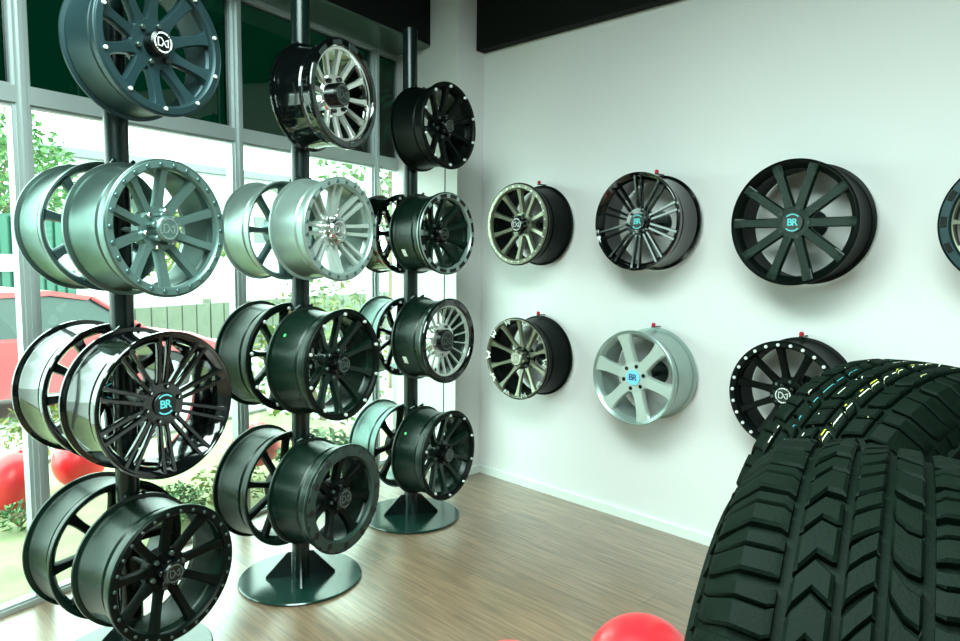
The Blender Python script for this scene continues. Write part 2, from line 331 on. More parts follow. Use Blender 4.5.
HOLE = M['capdark']
def wheel(loc, ya, D, W, sp, name='alloy_wheel', spin=0.):
    R = D/2
    root = empty(name, loc, ya)
    g = sp.get; spin = R_(g('spin', 0))
    depth = -g('depth', .045)           # hub face depth
    xr = -g('xr', .012)                 # spoke outer front
    root_parts = []
    def put(nm, me, ang=0., parent=root, lab=None, loc=(0, 0, 0)):
        o = link(nm, me, parent, lab); o.rotation_euler = (ang, 0, 0); o.location = loc; return o
    put('barrel', barrel_mesh(R, W, M[g('barrel', 'satin')]), lab=g('barrel_label'))
    # ---- front ring
    ring = g('ring', 'plain'); rm = M[g('ringm', g('barrel', 'satin'))]
    ri = g('ri', .86)
    if ring != 'plain':
        mb = MB(); mb.lathe([(-.022, ri*R), (-.022, .975*R), (-.004, .985*R), (.003, .965*R), (.004, (ri+.03)*R), (-.002, (ri+.008)*R), (-.008, ri*R)], 96, closed=True)
        put('outer_ring', mb.me('outer_ring', rm, 30), lab=g('ring_label'))
    else:
        mb = MB(); mb.lathe([(-.05, .875*R), (-.03, .93*R), (-.012, .965*R), (-.006, .975*R), (-.004, .955*R), (-.010, .925*R), (-.022, .885*R), (-.035, .855*R), (-.06, .855*R)], 96, closed=True)
        put('outer_ring', mb.me('outer_ring', rm, 30), lab=g('ring_label'))
    if ring == 'slots':
        n = g('slots', 16); sl = MB(); aw = g('slotw', .26)*2*PI/n/1.0
        arcx = MB()
        a0, a1 = -aw, aw; P = []
        arc(arcx, PI/2-aw, PI/2+aw, .872*R, .955*R, .0046, 4)
        me = arcx.me('ring_slot', M[g('slotm', 'capdark')], 0)
        for k in range(n): put('ring_slot', me, 2*PI*(k+.5)/n)
    if g('inring'):
        mb = MB(); mb.lathe([(-.02, .79*R), (-.012, .80*R), (-.010, (ri+.004)*R), (-.03, (ri+.004)*R), (-.03, .79*R)], 96, closed=True)
        put('inner_ring', mb.me('inner_ring', M[g('inring')], 30))
    if g('holes'):
        me = disc_mesh(.0, .0052, .034*R*2, HOLE, 'ring_hole', 6)
        for k in range(g('holes')): put('ring_hole', me, 0, loc=(0, (.875*R)*sin(2*PI*k/g('holes')), (.875*R)*cos(2*PI*k/g('holes'))))
        mb2 = MB(); arc(mb2, PI/2-.045, PI/2+.045, .945*R, .975*R, .003, 2); me = mb2.me('ring_notch', HOLE, 0)
        for k in range(24): put('ring_notch', me, 2*PI*k/24)
    if g('tabs'):
        mb2 = MB()
        stroke(mb2, [(-.085, .965), (-.05, .86), (0, .93), (.05, .86), (.085, .965)], .017, .004, R)
        me = mb2.me('rim_tab', M[g('tabm', 'mach')], 0)
        for k in range(g('tabs')): put('rim_tab', me, 2*PI*(k+.5)/g('tabs'))
    nb = g('bolts', 0)
    if nb:
        br = g('boltr', .925)*R
        me = disc_mesh(-.002, g('bolth', .010), g('bolts_r', .0075), M[g('boltm', 'boltw')], 'rim_bolt', 10, .35)
        for k in range(nb):
            a = 2*PI*(k+g('boltoff', .5))/nb
            put('rim_bolt', me, 0, loc=(g('boltx', .002), br*sin(a), br*cos(a)))
    # ---- spokes
    n = g('n', 10); rin = g('rin', .20)*R; rout = g('rout', .90)*R
    wi, wm, wo = [q*R for q in g('w', (.10, .055, .09))]; th = g('th', .028)
    sm = M[g('spokem', g('barrel', 'satin'))]
    variants = [(0, 0)]
    if g('pair'): variants = [(g('pair')*R, g('pair0', .02)*R), (-g('pair')*R, -g('pair0', .02)*R)]
    for sk, sk0 in variants:
        me = spoke_mesh(R, depth, xr, rin, rout, wi, wm, wo, th, sm, sk, sk0, g('curve', 0)*R*(1 if sk >= 0 else -1), g('pocket', 0))
        me2 = None
        for k in range(n): put('spoke', me, 2*PI*k/n+spin, lab=g('spoke_label'))
        if g('tips'):
            mt = spoke_mesh(R, -g('depth', .02)*.3-.004, xr+.0015, g('tips')*R, rout, wm*1.02, wm*1.02, wm*1.02, .006, M['satin'], sk, sk, nseg=3, name='spoke_tip')
            for k in range(n): put('spoke_tip', mt, 2*PI*k/n+spin)
    # ---- hub
    hr = g('hub', .27)*R
    mb = MB(); mb.lathe([(depth-.05, .12*R), (depth-.05, hr*.95), (depth-.006, hr), (depth+.002, hr*.93), (depth+.003, hr*.5), (depth+.003, 0.1*R), (depth-.02, .1*R)], 48, closed=True)
    put('hub', mb.me('hub', M[g('hubm', g('spokem', g('barrel', 'satin')))], 30))
    nl = g('lugs', 6); lr = g('lugr', .19)*R
    me = disc_mesh(depth+.001, depth+g('lugh', .016), g('lug_r', .010), M[g('lugm', 'boltd')], 'lug_nut', 6, .3)
    for k in range(nl):
        a = 2*PI*(k+.25)/nl; put('lug_nut', me, 0, loc=(0, lr*sin(a), lr*cos(a)))
    cr = g('cap', .135)*R; ch = g('caph', .04)
    cap = put('center_cap', disc_mesh(depth, depth+ch, cr, M[g('capm', 'capdark')], 'center_cap', 36, .12))
    if g('emb'):
        put('cap_emblem', emblem_mesh(g('emb'), cr*.9, depth+ch+.0008, M[g('embm', 'printgrey')]), 0, cap)
    if g('notch'):      # little drilled lugs round the tall cap
        me = disc_mesh(depth, depth+ch*.8, .012, M[g('capm', 'capdark')], 'cap_boss', 8, .2)
        for k in range(6):
            a = 2*PI*(k+.75)/6; put('cap_boss', me, 0, loc=(0, cr*1.03*sin(a), cr*1.03*cos(a)))
    for (kind, ang, t, w_, h_) in g('stick', []):      # stickers on the barrel side, ang measured from up toward -Y
        rr = .9225*R; mb = MB(); na = 4; da = w_/rr
        for i in range(na):
            a0 = ang-da/2+da*i/na; a1 = a0+da/na; x0 = -t*W; x1 = x0-h_
            mb.add([(x0, -rr*sin(a0), rr*cos(a0)), (x1, -rr*sin(a0), rr*cos(a0)), (x1, -rr*sin(a1), rr*cos(a1)), (x0, -rr*sin(a1), rr*cos(a1))], [(0, 1, 2, 3)])
        put('sticker', mb.me('sticker', M[kind], 0))
    return root

G1, G2, G3, GW = 'wheels on the nearest pole stand', 'wheels on the middle pole stand', 'wheels on the farthest pole stand', 'wheels hung on the pale back wall'
SP = dict(
 s11=dict(barrel='gun', ring='bead', ringm='gun', ri=.85, n=10, w=(.13, .074, .16), rin=.28, rout=.915, bolts=10, boltr=.90, bolts_r=.007, boltx=.002, boltoff=0, hub=.36, depth=.05, th=.03, emb='glyph', embm='white', caph=.052, cap=.17, lugr=.26, lugm='boltd', boltm='boltw'),
 s12=dict(barrel='greybar', ring='bead', ringm='grey', ri=.85, n=10, w=(.085, .062, .075), rin=.25, rout=.88, bolts=26, boltr=.915, bolts_r=.0085, bolth=.006, boltm='greydark', spokem='grey', hub=.34, depth=.05, th=.03, emb='glyph', embm='silver', cap=.19, capm='grey', caph=.05, lugr=.27, lugm='chrome', notch=1),
 s12r=dict(barrel='greybar', ring='plain', ringm='greydark', n=9, w=(.09, .065, .085), rout=.9, spokem='greydark', hub=.3, depth=.04, emb='glyph', embm='printgrey'),
 s13=dict(barrel='gloss', n=10, pair=.075, pair0=.045, w=(.03, .026, .034), rin=.2, rout=.945, hub=.31, depth=.035, th=.022, emb='BR', embm='cyan', cap=.165, caph=.012, lugr=.24, lugm='gloss', xr=.006, stick=[]),
 s13r=dict(barrel='gloss', n=12, w=(.06, .06, .075), rin=.2, rout=.9, hub=.28, depth=.03, emb='BR', embm='cyan', caph=.012),
 s14=dict(barrel='satin', ring='bead', ringm='matte', ri=.86, n=9, w=(.085, .058, .085), rin=.24, rout=.88, bolts=28, boltr=.925, bolts_r=.0065, bolth=.006, boltm='boltd', spokem='matte', hub=.32, depth=.055, emb='glyph', cap=.165, caph=.05, lugm='boltd', lugr=.25, notch=1),
 s14r=dict(barrel='satin', n=8, w=(.12, .06, .085), rout=.9, spokem='matte', hub=.3, depth=.045, emb='glyph'),
 s21=dict(barrel='gloss', ring='slots', slots=12, slotw=.27, slotm='boltd', ringm='gloss', ri=.84, inring='chrome', n=12, w=(.035, .048, .07), rin=.33, rout=.80, spokem='mach', xr=.022, hub=.40, hubm='chrome', depth=.052, th=.02, emb='glyph', cap=.22, caph=.04, lugr=.31, lugm='gloss', spoke_label='bright machined spoke'),
 s22=dict(barrel='silver', ring='bead', ringm='silver', ri=.84, n=8, pair=.095, pair0=.07, w=(.05, .038, .05), rin=.25, rout=.87, bolts=24, boltr=.915, bolts_r=.0085, bolth=.005, boltm='greydark', spokem='silverw', hub=.35, depth=.055, emb='glyph', embm='silverw', cap=.20, capm='chrome', caph=.04, lugr=.27, lugm='chrome', notch=1),
 s22r=dict(barrel='silver', ringm='grey', n=8, w=(.12, .055, .07), rout=.9, spokem='greydark', hub=.34, depth=.035, lugm='boltw', lugr=.25, emb='glyph'),
 s23=dict(barrel='satin', ring='bead', ringm='matte', ri=.88, n=10, w=(.10, .05, .115), rin=.26, rout=.915, bolts=10, boltr=.905, bolts_r=.008, boltx=.002, boltoff=0, spokem='satin', hub=.32, depth=.06, emb='glyph', cap=.16, caph=.06, lugr=.24, notch=1, stick=[('green', .93, .74, .014, .012)]),
 s23r=dict(barrel='satin', ring='bead', ringm='matte', ri=.86, n=9, w=(.12, .05, .12), rin=.26, rout=.9, bolts=9, boltr=.9, bolts_r=.009, boltoff=0, hub=.34, depth=.035, lugm='boltw', emb='glyph'),
 s24=dict(barrel='satin', ring='bead', ringm='ringgrey', ri=.76, holes=12, n=7, w=(.14, .07, .17), rin=.24, rout=.80, spokem='matte', hub=.34, depth=.05, emb='glyph', cap=.19, caph=.05, notch=1),
 s24r=dict(barrel='satin', n=10, w=(.09, .052, .065), rout=.9, spokem='matte', hub=.34, depth=.035, lugm='boltw', lugr=.27, emb='glyph'),
 s31=dict(barrel='matte', ring='bead', ringm='matte', ri=.88, n=10, w=(.10, .05, .115), rin=.26, rout=.915, bolts=10, boltr=.905, bolts_r=.0085, boltx=.002, boltoff=0, hub=.34, depth=.05, emb='glyph', cap=.165, caph=.05, lugr=.25, notch=1),
 s32=dict(barrel='satin', ring='slots', slots=16, slotw=.32, ringm='silver', ri=.84, ring_label='silver ring with black slots', n=10, w=(.07, .055, .10), rin=.26, rout=.86, spokem='satin', hub=.34, depth=.075, emb='glyph', cap=.17, caph=.05, lugr=.26, notch=1, stick=[('label', 2.12, .62, .045, .028)]),
 s32r=dict(barrel='gloss', ring='bead', ringm='gloss', ri=.86, n=8, w=(.12, .06, .1), rout=.88, bolts=16, boltr=.9, bolts_r=.008, hub=.34, depth=.04, lugm='boltw'),
 s33=dict(barrel='satin', ring='slots', slots=10, slotw=.2, slotm='capdark', ringm='gloss', ri=.83, n=18, inring='mach', w=(.018, .014, .022), rin=.37, rout=.80, spokem='mach', xr=.020, hub=.42, hubm='mach', depth=.045, th=.014, emb='glyph', cap=.26, caph=.03, lugr=.33, lugm='gloss', spoke_label='thin silver spoke', stick=[('label', 2.05, .62, .045, .03)]),
 s33r=dict(barrel='greybar', barrel_label='barrel painted pale as reflected daylight', ring='bead', ringm='gloss', ri=.84, spokem='gloss', n=10, w=(.09, .05, .09), rout=.88, bolts=18, boltr=.9, bolts_r=.008, hub=.34, depth=.035, lugm='boltw'),  # pale barrel tone stands for daylight reflected in gloss black
 s34=dict(barrel='satin', ring='bead', ringm='matte', ri=.88, n=10, w=(.10, .05, .115), rin=.26, rout=.915, bolts=10, boltr=.905, bolts_r=.0075, boltx=.002, boltoff=0, hub=.32, depth=.06, emb='glyph', cap=.17, caph=.06, lugr=.25, notch=1, stick=[('green', .93, .74, .014, .012)]),
 s34r=dict(barrel='greybar', barrel_label='barrel painted pale as reflected daylight', ringm='matte', spokem='matte', n=8, w=(.10, .06, .12), rout=.9, hub=.36, depth=.03, lugm='mach', lugr=.28, lug_r=.014),  # reflected daylight put into the barrel colour here too
 w1=dict(barrel='matte', ring='bead', ringm='bronze', ri=.85, ring_label='pale champagne bolt ring', n=10, w=(.07, .05, .085), rin=.24, rout=.87, bolts=28, boltr=.915, bolts_r=.006, bolth=.006, boltm='boltw', spokem='bronze', spin=0, spoke_label='champagne spoke', hub=.31, hubm='bronze', depth=.05, emb='glyph', embm='white', cap=.18, caph=.05, lugr=.24, notch=1),
 w2=dict(barrel='gloss', n=10, pair=.078, pair0=.04, w=(.03, .024, .03), rin=.2, rout=.95, hub=.30, depth=.03, th=.022, emb='BR', embm='cyan', cap=.17, caph=.012, lugr=.24, lugm='gloss', xr=.006),
 w3=dict(barrel='matte', n=10, w=(.085, .076, .076), spin=18, rin=.2, rout=.95, hub=.27, depth=.022, th=.026, xr=.006, tips=.78, emb='BR', embm='cyan', cap=.165, caph=.012, lugs=5, lugr=.235, lugm='capdark', lugh=.004, spokem='satin'),
 w4=dict(barrel='matte', ring='slots', slots=14, slotw=.2, ringm='gun', ri=.82, inring='bronze', n=12, w=(.03, .022, .05), rin=.33, rout=.80, spokem='bronze', hub=.4, hubm='bronze', depth=.04, th=.015, emb='glyph', spoke_label='thin champagne spoke'),
 w5=dict(barrel='matte', ring='bead', ringm='bronze', ri=.925, n=10, w=(.10, .04, .09), rin=.24, rout=.93, tabs=10, tabm='mach', spokem='bronze', hub=.30, hubm='matte', depth=.055, th=.02, emb='glyph', embm='mach', cap=.17, capm='bronze', caph=.055, lugr=.24, notch=1),
 w6=dict(barrel='silver', ringm='silver', spin=17, n=6, w=(.23, .125, .215), rin=.10, rout=.955, hub=.34, depth=.018, th=.03, xr=.008, spokem='silverw', emb='BR2', embm='navy', capm='blue', cap=.165, caph=.01, lugr=.245, lugm='capdark', lug_r=.0125, lugh=.0055),
 w7=dict(barrel='matte', ring='bead', ringm='matte', ri=.86, n=10, w=(.085, .06, .085), rin=.24, rout=.88, bolts=26, boltr=.925, bolts_r=.0082, bolth=.008, spin=8, boltm='white', hub=.32, depth=.055, emb='glyph', embm='white', cap=.17, caph=.045, lugr=.25, notch=1),
)
stands = [
 dict(P=(-2.812, .904), ya=12.5, fo=.294, ro=.06, W=(.191, .237, .237, .263), Wr=(.195, .228, .198), D=(.493, .483, .53, .503), Dr=(.482, .525, .536), z=(2.306, 1.673, 1.046, .417), zr=(1.682, 1.055, .426), dy=(2.6, 3.2, -.9, 0), sp=('s11', 's12', 's13', 's14'), spr=('s12r', 's13r', 's14r'), g=G1),
 dict(P=(-2.954, 1.734), ya=14.1, fo=.293, ro=.06, W=(.22, .214, .234, .242), Wr=(.191, .219, .227), D=(.475, .464, .513, .507), Dr=(.465, .52, .56), z=(2.293, 1.699, 1.086, .456), zr=(1.695, 1.094, .445), dy=(3.6, -2.2, .2, 0), sp=('s21', 's22', 's23', 's24'), spr=('s22r', 's23r', 's24r'), g=G2),
 dict(P=(-3.217, 2.65), ya=8.1, fo=.288, ro=.06, W=(.24, .24, .227, .224), Wr=(.20, .206, .22), D=(.472, .461, .486, .523), Dr=(.47, .472, .51), z=(2.302, 1.708, 1.099, .426), zr=(1.707, 1.096, .429), dy=(-.8, -3, .7, 3.), sp=('s31', 's32', 's33', 's34'), spr=('s32r', 's33r', 's34r'), g=G3),
]
LAB = {
 's11': 'gunmetal alloy wheel with ten studded spokes, top of the nearest stand', 's12': 'grey alloy wheel with bolted ring and grey cap on the nearest stand, front row',
 's12r': 'grey alloy wheel hung behind the grey bolted-ring wheel by the window', 's13': 'large gloss black wheel with thin paired spokes and cyan BR cap on the nearest stand',
 's13r': 'gloss black wheel hung behind the large one with the cyan BR cap', 's14': 'black bolted-ring alloy wheel, lowest at the front of the nearest stand',
 's14r': 'satin black wheel with wide spokes, lowest and nearest the window', 's21': 'gloss black wheel with bright silver spokes, top of the middle stand',
 's22': 'all silver alloy wheel with bolted ring, front of the middle stand', 's22r': 'silver wheel with dark grey spokes hung behind the all silver wheel',
 's23': 'satin black wheel with green sticker, second from bottom on the middle stand front', 's23r': 'satin black studded wheel hung behind the middle stand wheel with green sticker',
 's24': 'black wheel with honeycomb holes round its rim, lowest front of the middle stand', 's24r': 'black ten-spoke wheel hung behind the honeycomb-rim wheel',
 's31': 'matte black studded wheel at the top of the farthest stand', 's32': 'black wheel with slotted silver outer ring on the farthest stand',
 's32r': 'gloss black wheel hung behind the slotted silver ring wheel', 's33': 'black wheel with eighteen thin silver spokes and a white label on its barrel, farthest stand',
 's33r': 'black wheel, its barrel painted with reflected daylight, behind the thin silver spoke wheel', 's34': 'satin black wheel with green sticker, lowest front of the farthest stand',
 's34r': 'wheel with black spokes, its barrel painted with reflected daylight, lowest rear of the farthest stand',
 'w1': 'champagne faced wheel with bolted ring, upper left on the back wall', 'w2': 'gloss black thin paired-spoke wheel with cyan BR cap on the back wall',
 'w3': 'large black ten-spoke wheel with cyan BR cap on the back wall', 'w4': 'dark slotted-ring wheel cut off by the right edge of the photo, back wall',
 'w5': 'black barrelled wheel with bright rim tabs, lower left on the back wall', 'w6': 'silver six-spoke wheel with light blue BR cap on the back wall',
 'w7': 'black wheel with white bolt heads on the back wall, partly behind the tyres'}

SN = ['nearest, left-hand', 'middle', 'farthest']
for si, s in enumerate(stands):
    P = Vector((*s['P'], 0)); ya = R_(s['ya'])
    st = empty('wheel_stand', P, ya)
    tag(st, ['black pole stand nearest the camera, carrying seven wheels by the window', 'black pole stand with round floor plate, middle of the three', 'black pole stand farthest away beside the white pier'][si], 'wheel stand', 'black pole wheel stands')
    mb = MB(); mb.lathe([(0, 0), (0, .29), (.009, .295), (.014, .29), (.014, 0)], 72, fn=lambda x, y, z: (y, z, x)); mb.obj('base_plate', M['plate'], st)
    H = 2.87
    mb = MB(); mb.lathe([(.014, 0), (.014, .042), (H, .042), (H, 0)], 32, fn=lambda x, y, z: (y, z, x)); po = mb.obj('pole', M['stand'], st); sh = (.012, .034, -.012)[si]/2.87; dv = Vector((.707, .707)); ca, sa = cos(-ya), sin(-ya); dv = Vector((dv.x*ca-dv.y*sa, dv.x*sa+dv.y*ca))*sh; po.rotation_euler = (-dv.y, dv.x, 0)
    for k in range(4):
        mb = MB(); mb.prism([(.042, .014), (.165, .014), (.165, .022), (.06, .135), (.042, .135)], -.004, .004, lambda p, q, h: (p, h, q))
        o = mb.obj('gusset', M['stand'], st, 0); o.rotation_euler = (0, 0, R_(60)-ya+k*PI/2)
    for i in range(4):
        z = s['z'][i]; D = s['D'][i]; yw = ya+R_(s['dy'][i]); a = Vector((cos(yw), sin(yw), 0))
        k = s['sp'][i]; spd = dict(SP[k])
        W = min(s['W'][i], s['fo']-.052)
        r = wheel(P+a*s['fo']+Vector((0, 0, z)), yw, D, W, spd)
        tag(r, LAB[k], 'wheel', s['g'])
        dz = spd.get('depth', .045)+.05
        ln = s['fo']-dz
        mb = MB(); mb.tube((.03, 0, 0), (ln, 0, 0), .018, 16); mb.tube((ln-.012, 0, 0), (ln, 0, 0), .05, 24)
        o = mb.obj('mounting_arm', M['stand'], st); o.location = (0, 0, z); o.rotation_euler = (0, 0, R_(s['dy'][i]))
        for sy in (-1, 1):
            mb = MB(); mb.tube((.03, sy*.036, z+D*.5-.012), (.062, sy*.036, z+D*.5+.006), .007, 8); mb.obj('hook', M['stand'], st)
    for i in range(3):
        z = s['zr'][i]; D = s['Dr'][i]; a = Vector((cos(ya), sin(ya), 0)); k = s['spr'][i]
        spd = dict(SP[k])
        r = wheel(P-a*s['ro']+Vector((0, 0, z)), ya, D, s['Wr'][i], spd); tag(r, LAB[k], 'wheel', s['g'])
        dz = spd.get('depth', .045)-spd.get('caph', .04)
        mb = MB(); e = -(s['ro']+max(dz, 0)-.0); mb.tube((-.03, 0, 0), (e, 0, 0), .018, 16); o = mb.obj('mounting_arm', M['stand'], st); o.location = (0, 0, z)
        mb = MB(); mb.tube((-.03, .03, z+D*.5-.012), (-.064, .03, z+D*.5+.006), .007, 8); mb.obj('hook', M['stand'], st)

# wall wheels: X, Z, D, W
walls = [('w1', -2.971, 1.783, .515, .248), ('w2', -2.114, 1.781, .531, .236), ('w3', -1.28, 1.757, .577, .245), ('w4', -.45, 1.745, .515, .24),
         ('w5', -2.956, .934, .525, .247), ('w6', -2.10, .926, .525, .242), ('w7', -1.284, .949, .52, .235)]
for i, (k, X, Z, D, W) in enumerate(walls):
    yf = YW-.03-W; sd = SP[k]
    r = wheel(Vector((X, yf, Z)), -PI/2, D, W, sd); tag(r, LAB[k], 'wheel', GW)
    h = empty('wall_bracket', (X, YW, Z))
    nm = ['the champagne wheel', 'the thin-spoke gloss black wheel', 'the large ten-spoke wheel', 'the wheel at the right edge', 'the wheel with bright rim tabs', 'the silver six-spoke wheel', 'the wheel with white bolts'][i]
    tag(h, 'black wall bracket'+(' with red tip' if k not in ('w3', 'w4') else '')+' holding '+nm, 'bracket', 'wall brackets holding the wheels')
    dz = sd.get('depth', .045)+.05; ye = -(.03+W-dz)
    mb = MB(); mb.tube((0, 0, 0), (0, ye, 0), .02, 16); mb.tube((0, ye+.01, 0), (0, ye, 0), .05, 24); mb.tube((0, 0, 0), (0, -.012, 0), .07, 24); mb.obj('arm', M['stand'], h)
    if k not in ('w3', 'w4'):
        mb = MB(); zz = D/2; mb.box(-.008, .008, -.075, 0, zz+.003, zz+.009); mb.obj('top_hook', M['stand'], h, 0)
        mb = MB(); mb.lathe([(0, 0), (0, .010), (.012, .012), (.02, .007), (.02, 0)], 12, fn=lambda x, y, z: (y, -.065+z, zz+.009+x)); mb.obj('red_tip', M['red'], h)

# ------------------------------------------------------------------ tyres
def tyre(name, R, TW, ribs, mt='rubber', phase=0.):
    """axis along local Y, centre at origin. ribs: (v0,v1,pitches,slant,curve,gap)"""
    hw = TW/2
    def rad(v):     # surface radius at lateral v
        a = abs(v)/hw
        if a <= .9: return R-.010*a*a
        d = (a-.9)*hw
        return R-.0081-.9*d-14*d*d*.5
    # carcass
    tb = .0115
    prof = []
    vs = [-1.22+2.44*i/24 for i in range(25)]
    top = [(v*hw, rad(v*hw)-tb) for v in vs]
    v1, r1 = top[-1]
    side = [(v1+.006, r1-.02), (v1+.011, r1-.05), (v1+.009, r1-.085), (v1-.004, r1-.115), (v1-.020, r1-.135), (v1-.028, r1-.140)]
    inn = [(v1-.034, r1-.13), (v1-.012, r1-.08), (v1-.014, r1-.03), (v1-.04, r1-.012)]
    half = side+inn
    P = top+half+[(-v, r) for v, r in half[::-1]]
    mb = MB(); mb.lathe([(x, r) for x, r in P], 120, closed=True, fn=lambda x, y, z: (y, x, z))
    root = empty(name, (0, 0, 0)); mb.obj('carcass', M['rubber'], root, 40)
    mb = MB()
    us = [0, .0, .10, .5, .90, 1, 1]; hu = [0, .75, 1, 1, 1, .75, 0]
    for (va, vb, N, sl, cv, gap) in ribs:
        for k in range(N):
            s0 = 2*PI*k/N+phase
            for (p0, p1) in ((0., .5), (.5, 1.)):
                g0 = gap if p0 == 0 else .022; g1 = .022 if p0 == 0 else 0.
                vrows = []
                for j in range(7):
                    for i in range(7):
                        v = (va+(vb-va)*us[i])*hw
                        t = p0+g0+(p1-p0-g0-g1)*us[j]
                        tt = us[i]*2-1
                        th = s0+2*PI/N*(t+sl*tt+cv*(1-tt*tt)+.06*sin(9*tt+k))
                        h = min(hu[i], hu[j]); r = rad(v)-tb-.002+(tb+.002)*h
                        vrows.append((r*cos(th), v, r*sin(th)))
                mb.add(vrows, [(j*7+i, j*7+i+1, (j+1)*7+i+1, (j+1)*7+i) for j in range(6) for i in range(6)])
    o = link('tread', mb.me('tread', M[mt], 30), root)
    # sidewall shoulder lugs and scuff rib
    mb = MB(); vv, rr = top[-1]
    for sgn in (-1, 1):
        mb.lathe([(sgn*(vv+.004), rr-.018), (sgn*(vv+.0135), rr-.022), (sgn*(vv+.0145), rr-.027), (sgn*(vv+.007), rr-.032)], 120, fn=lambda x, y, z: (y, x, z))
        for k in range(60):
            th = 2*PI*k/60
            for q in range(1):
                pts = []
                for (dv, dr, da) in ((.002, .004, 0), (.009, -.016, 0), (.009, -.016, .045), (.002, .004, .045), (-.004, .0, 0), (.003, -.018, 0), (.003, -.018, .045), (-.004, 0, .045)):
                    r = rr+dr; pts.append((r*cos(th+da), sgn*(vv+dv), r*sin(th+da)))
                mb.add(pts, [(0,1,2,3),(4,7,6,5),(0,4,5,1),(1,5,6,2),(2,6,7,3),(3,7,4,0)])
    link('shoulder_rib', mb.me('shoulder_rib', M['rubber'], 30), root)
    return root, rad
def place_tyre(root, c, bearing, tilt=0.):
    root.location = c; root.rotation_euler = (tilt, 0, bearing)

TR = .385
t1, rad1 = tyre('truck_tyre', TR, .235, [(-1.2, -.53, 40, .10, 0, .20), (-.45, -.215, 24, -.14, .05, .14), (-.145, .085, 34, .22, 0, .10), (.155, .47, 26, .12, -.30, .12), (.56, 1.2, 40, -.14, 0, .20)])
tag(t1, 'black all-terrain tyre standing in the right foreground, tread facing the camera', 'tyre', 'tyres in the right foreground')
d1 = ray(873, 445); b1 = math.atan2(d1.y, d1.x)
u1 = Vector((cos(b1), sin(b1), 0))
place_tyre(t1, u1*.94+Vector((0, 0, .985)), b1-R_(1.5))
t2, rad2 = tyre('truck_tyre', .39, .25, [(-1.2, -.66, 30, .04, 0, .2), (-.585, -.33, 30, .12, .03, .18), (-.265, -.03, 30, -.12, -.03, .18), (.03, .265, 30, .12, .03, .18), (.33, .585, 30, -.12, -.03, .18), (.66, 1.2, 30, -.04, 0, .2)], 'rubber2')
tag(t2, 'black all-terrain tyre with yellow and white tread lines, behind the nearest tyre', 'tyre', 'tyres in the right foreground')
d2 = ray(915, 372); u2 = Vector((d2.x, d2.y, 0)).normalized()
place_tyre(t2, u2*1.62+Vector((0, 0, 1.005)), math.atan2(u2.y, u2.x)-R_(32))
# bench under both
c1 = t1.location; c2 = t2.location
bn = empty('display_bench', ((c1.x+c2.x)/2, (c1.y+c2.y)/2, 0), math.atan2(c2.y-c1.y, c2.x-c1.x))
tag(bn, 'low dark bench under the two black tyres', 'bench')
mb = MB(); mb.box(-.62, .62, -.2, .2, .555, .596); mb.obj('bench_top', M['stand'], bn, 0)
for sx in (-1, 1):
    for sy in (-1, 1):
        mb = MB(); mb.box(sx*.56-.02, sx*.56+.02, sy*.16-.02, sy*.16+.02, 0, .555); mb.obj('leg', M['stand'], bn, 0)

# ------------------------------------------------------------------ balloons
def balloon_mesh(r):
    mb = MB(); prof = []
    for i in range(25):
        a = PI*i/24; rr = r*sin(a)*(1-.06*(1+cos(a))/2*0-.10*max(0, -cos(a))**2); z = r*cos(a)*(1.04 if cos(a) > 0 else 1.14)
        prof.append((z, max(rr, 0)))
    mb.lathe(prof, 48, fn=lambda x, y, z: (y, z, x)); return mb.me('skin', M['balloon'], 60)
def balloon(loc, r, lab, tilt=(0, 0)):
    e = empty('balloon', loc); tag(e, lab, 'balloon', 'red balloons')
    e.rotation_euler = (tilt[0], tilt[1], 0)
    link('skin', balloon_mesh(r), e)
    mb = MB(); mb.lathe([(-1.13*r, .006), (-1.16*r, .008), (-1.18*r, .018), (-1.20*r, .012), (-1.2*r, 0)], 16, fn=lambda x, y, z: (y, z, x)); mb.obj('knot', M['balloon'], e)
def flat_at(x, h, z):
    d = ray(x, 600); d = Vector((d.x, d.y, 0)).normalized(); return d*h+Vector((0, 0, z))
balloon(flat_at(643, 2.33, .19), .185, 'red balloon on the wood floor left of the big tyre', (1.5, .2))
balloon(flat_at(511, 2.08, .19), .185, 'red balloon on the wood floor, mostly cut off by the bottom edge', (1.4, 0))

# ------------------------------------------------------------------ outside
ZG = -.35
g = MB(); g.box(-60, wp(-6, 0, 0)[0]+3, -40, 60, ZG-.2, ZG)
o = struct('ground_outside', g, M['concrete'])
g = MB(); wbox(g, -4.6, 3.4, -2.3, -.07, ZG, -.06); o = g.obj('grass_bed', M['grass'], None, 0); o['kind'] = 'structure'
g = MB(); wbox(g, -4.6, 3.4, -2.4, -2.3, ZG, -.03); o = g.obj('kerb', M['kerb'], None, 0); o['kind'] = 'structure'
def outp(x, depth, z):
    d = ray(x, 300); h = Vector((d.x, d.y, 0)); return Vector((h.x*depth, h.y*depth, z))
balloon(outp(3, 4.35, .12), .175, 'red balloon on the grass outside, at the left edge', (2.9, .1))
balloon(outp(72, 4.8, .115), .17, 'red balloon outside the glass, beside the first window post', (3.0, 0))
balloon(outp(253, 5.0, .20), .165, 'red balloon outside the glass, behind the middle stand', (1.2, 0))
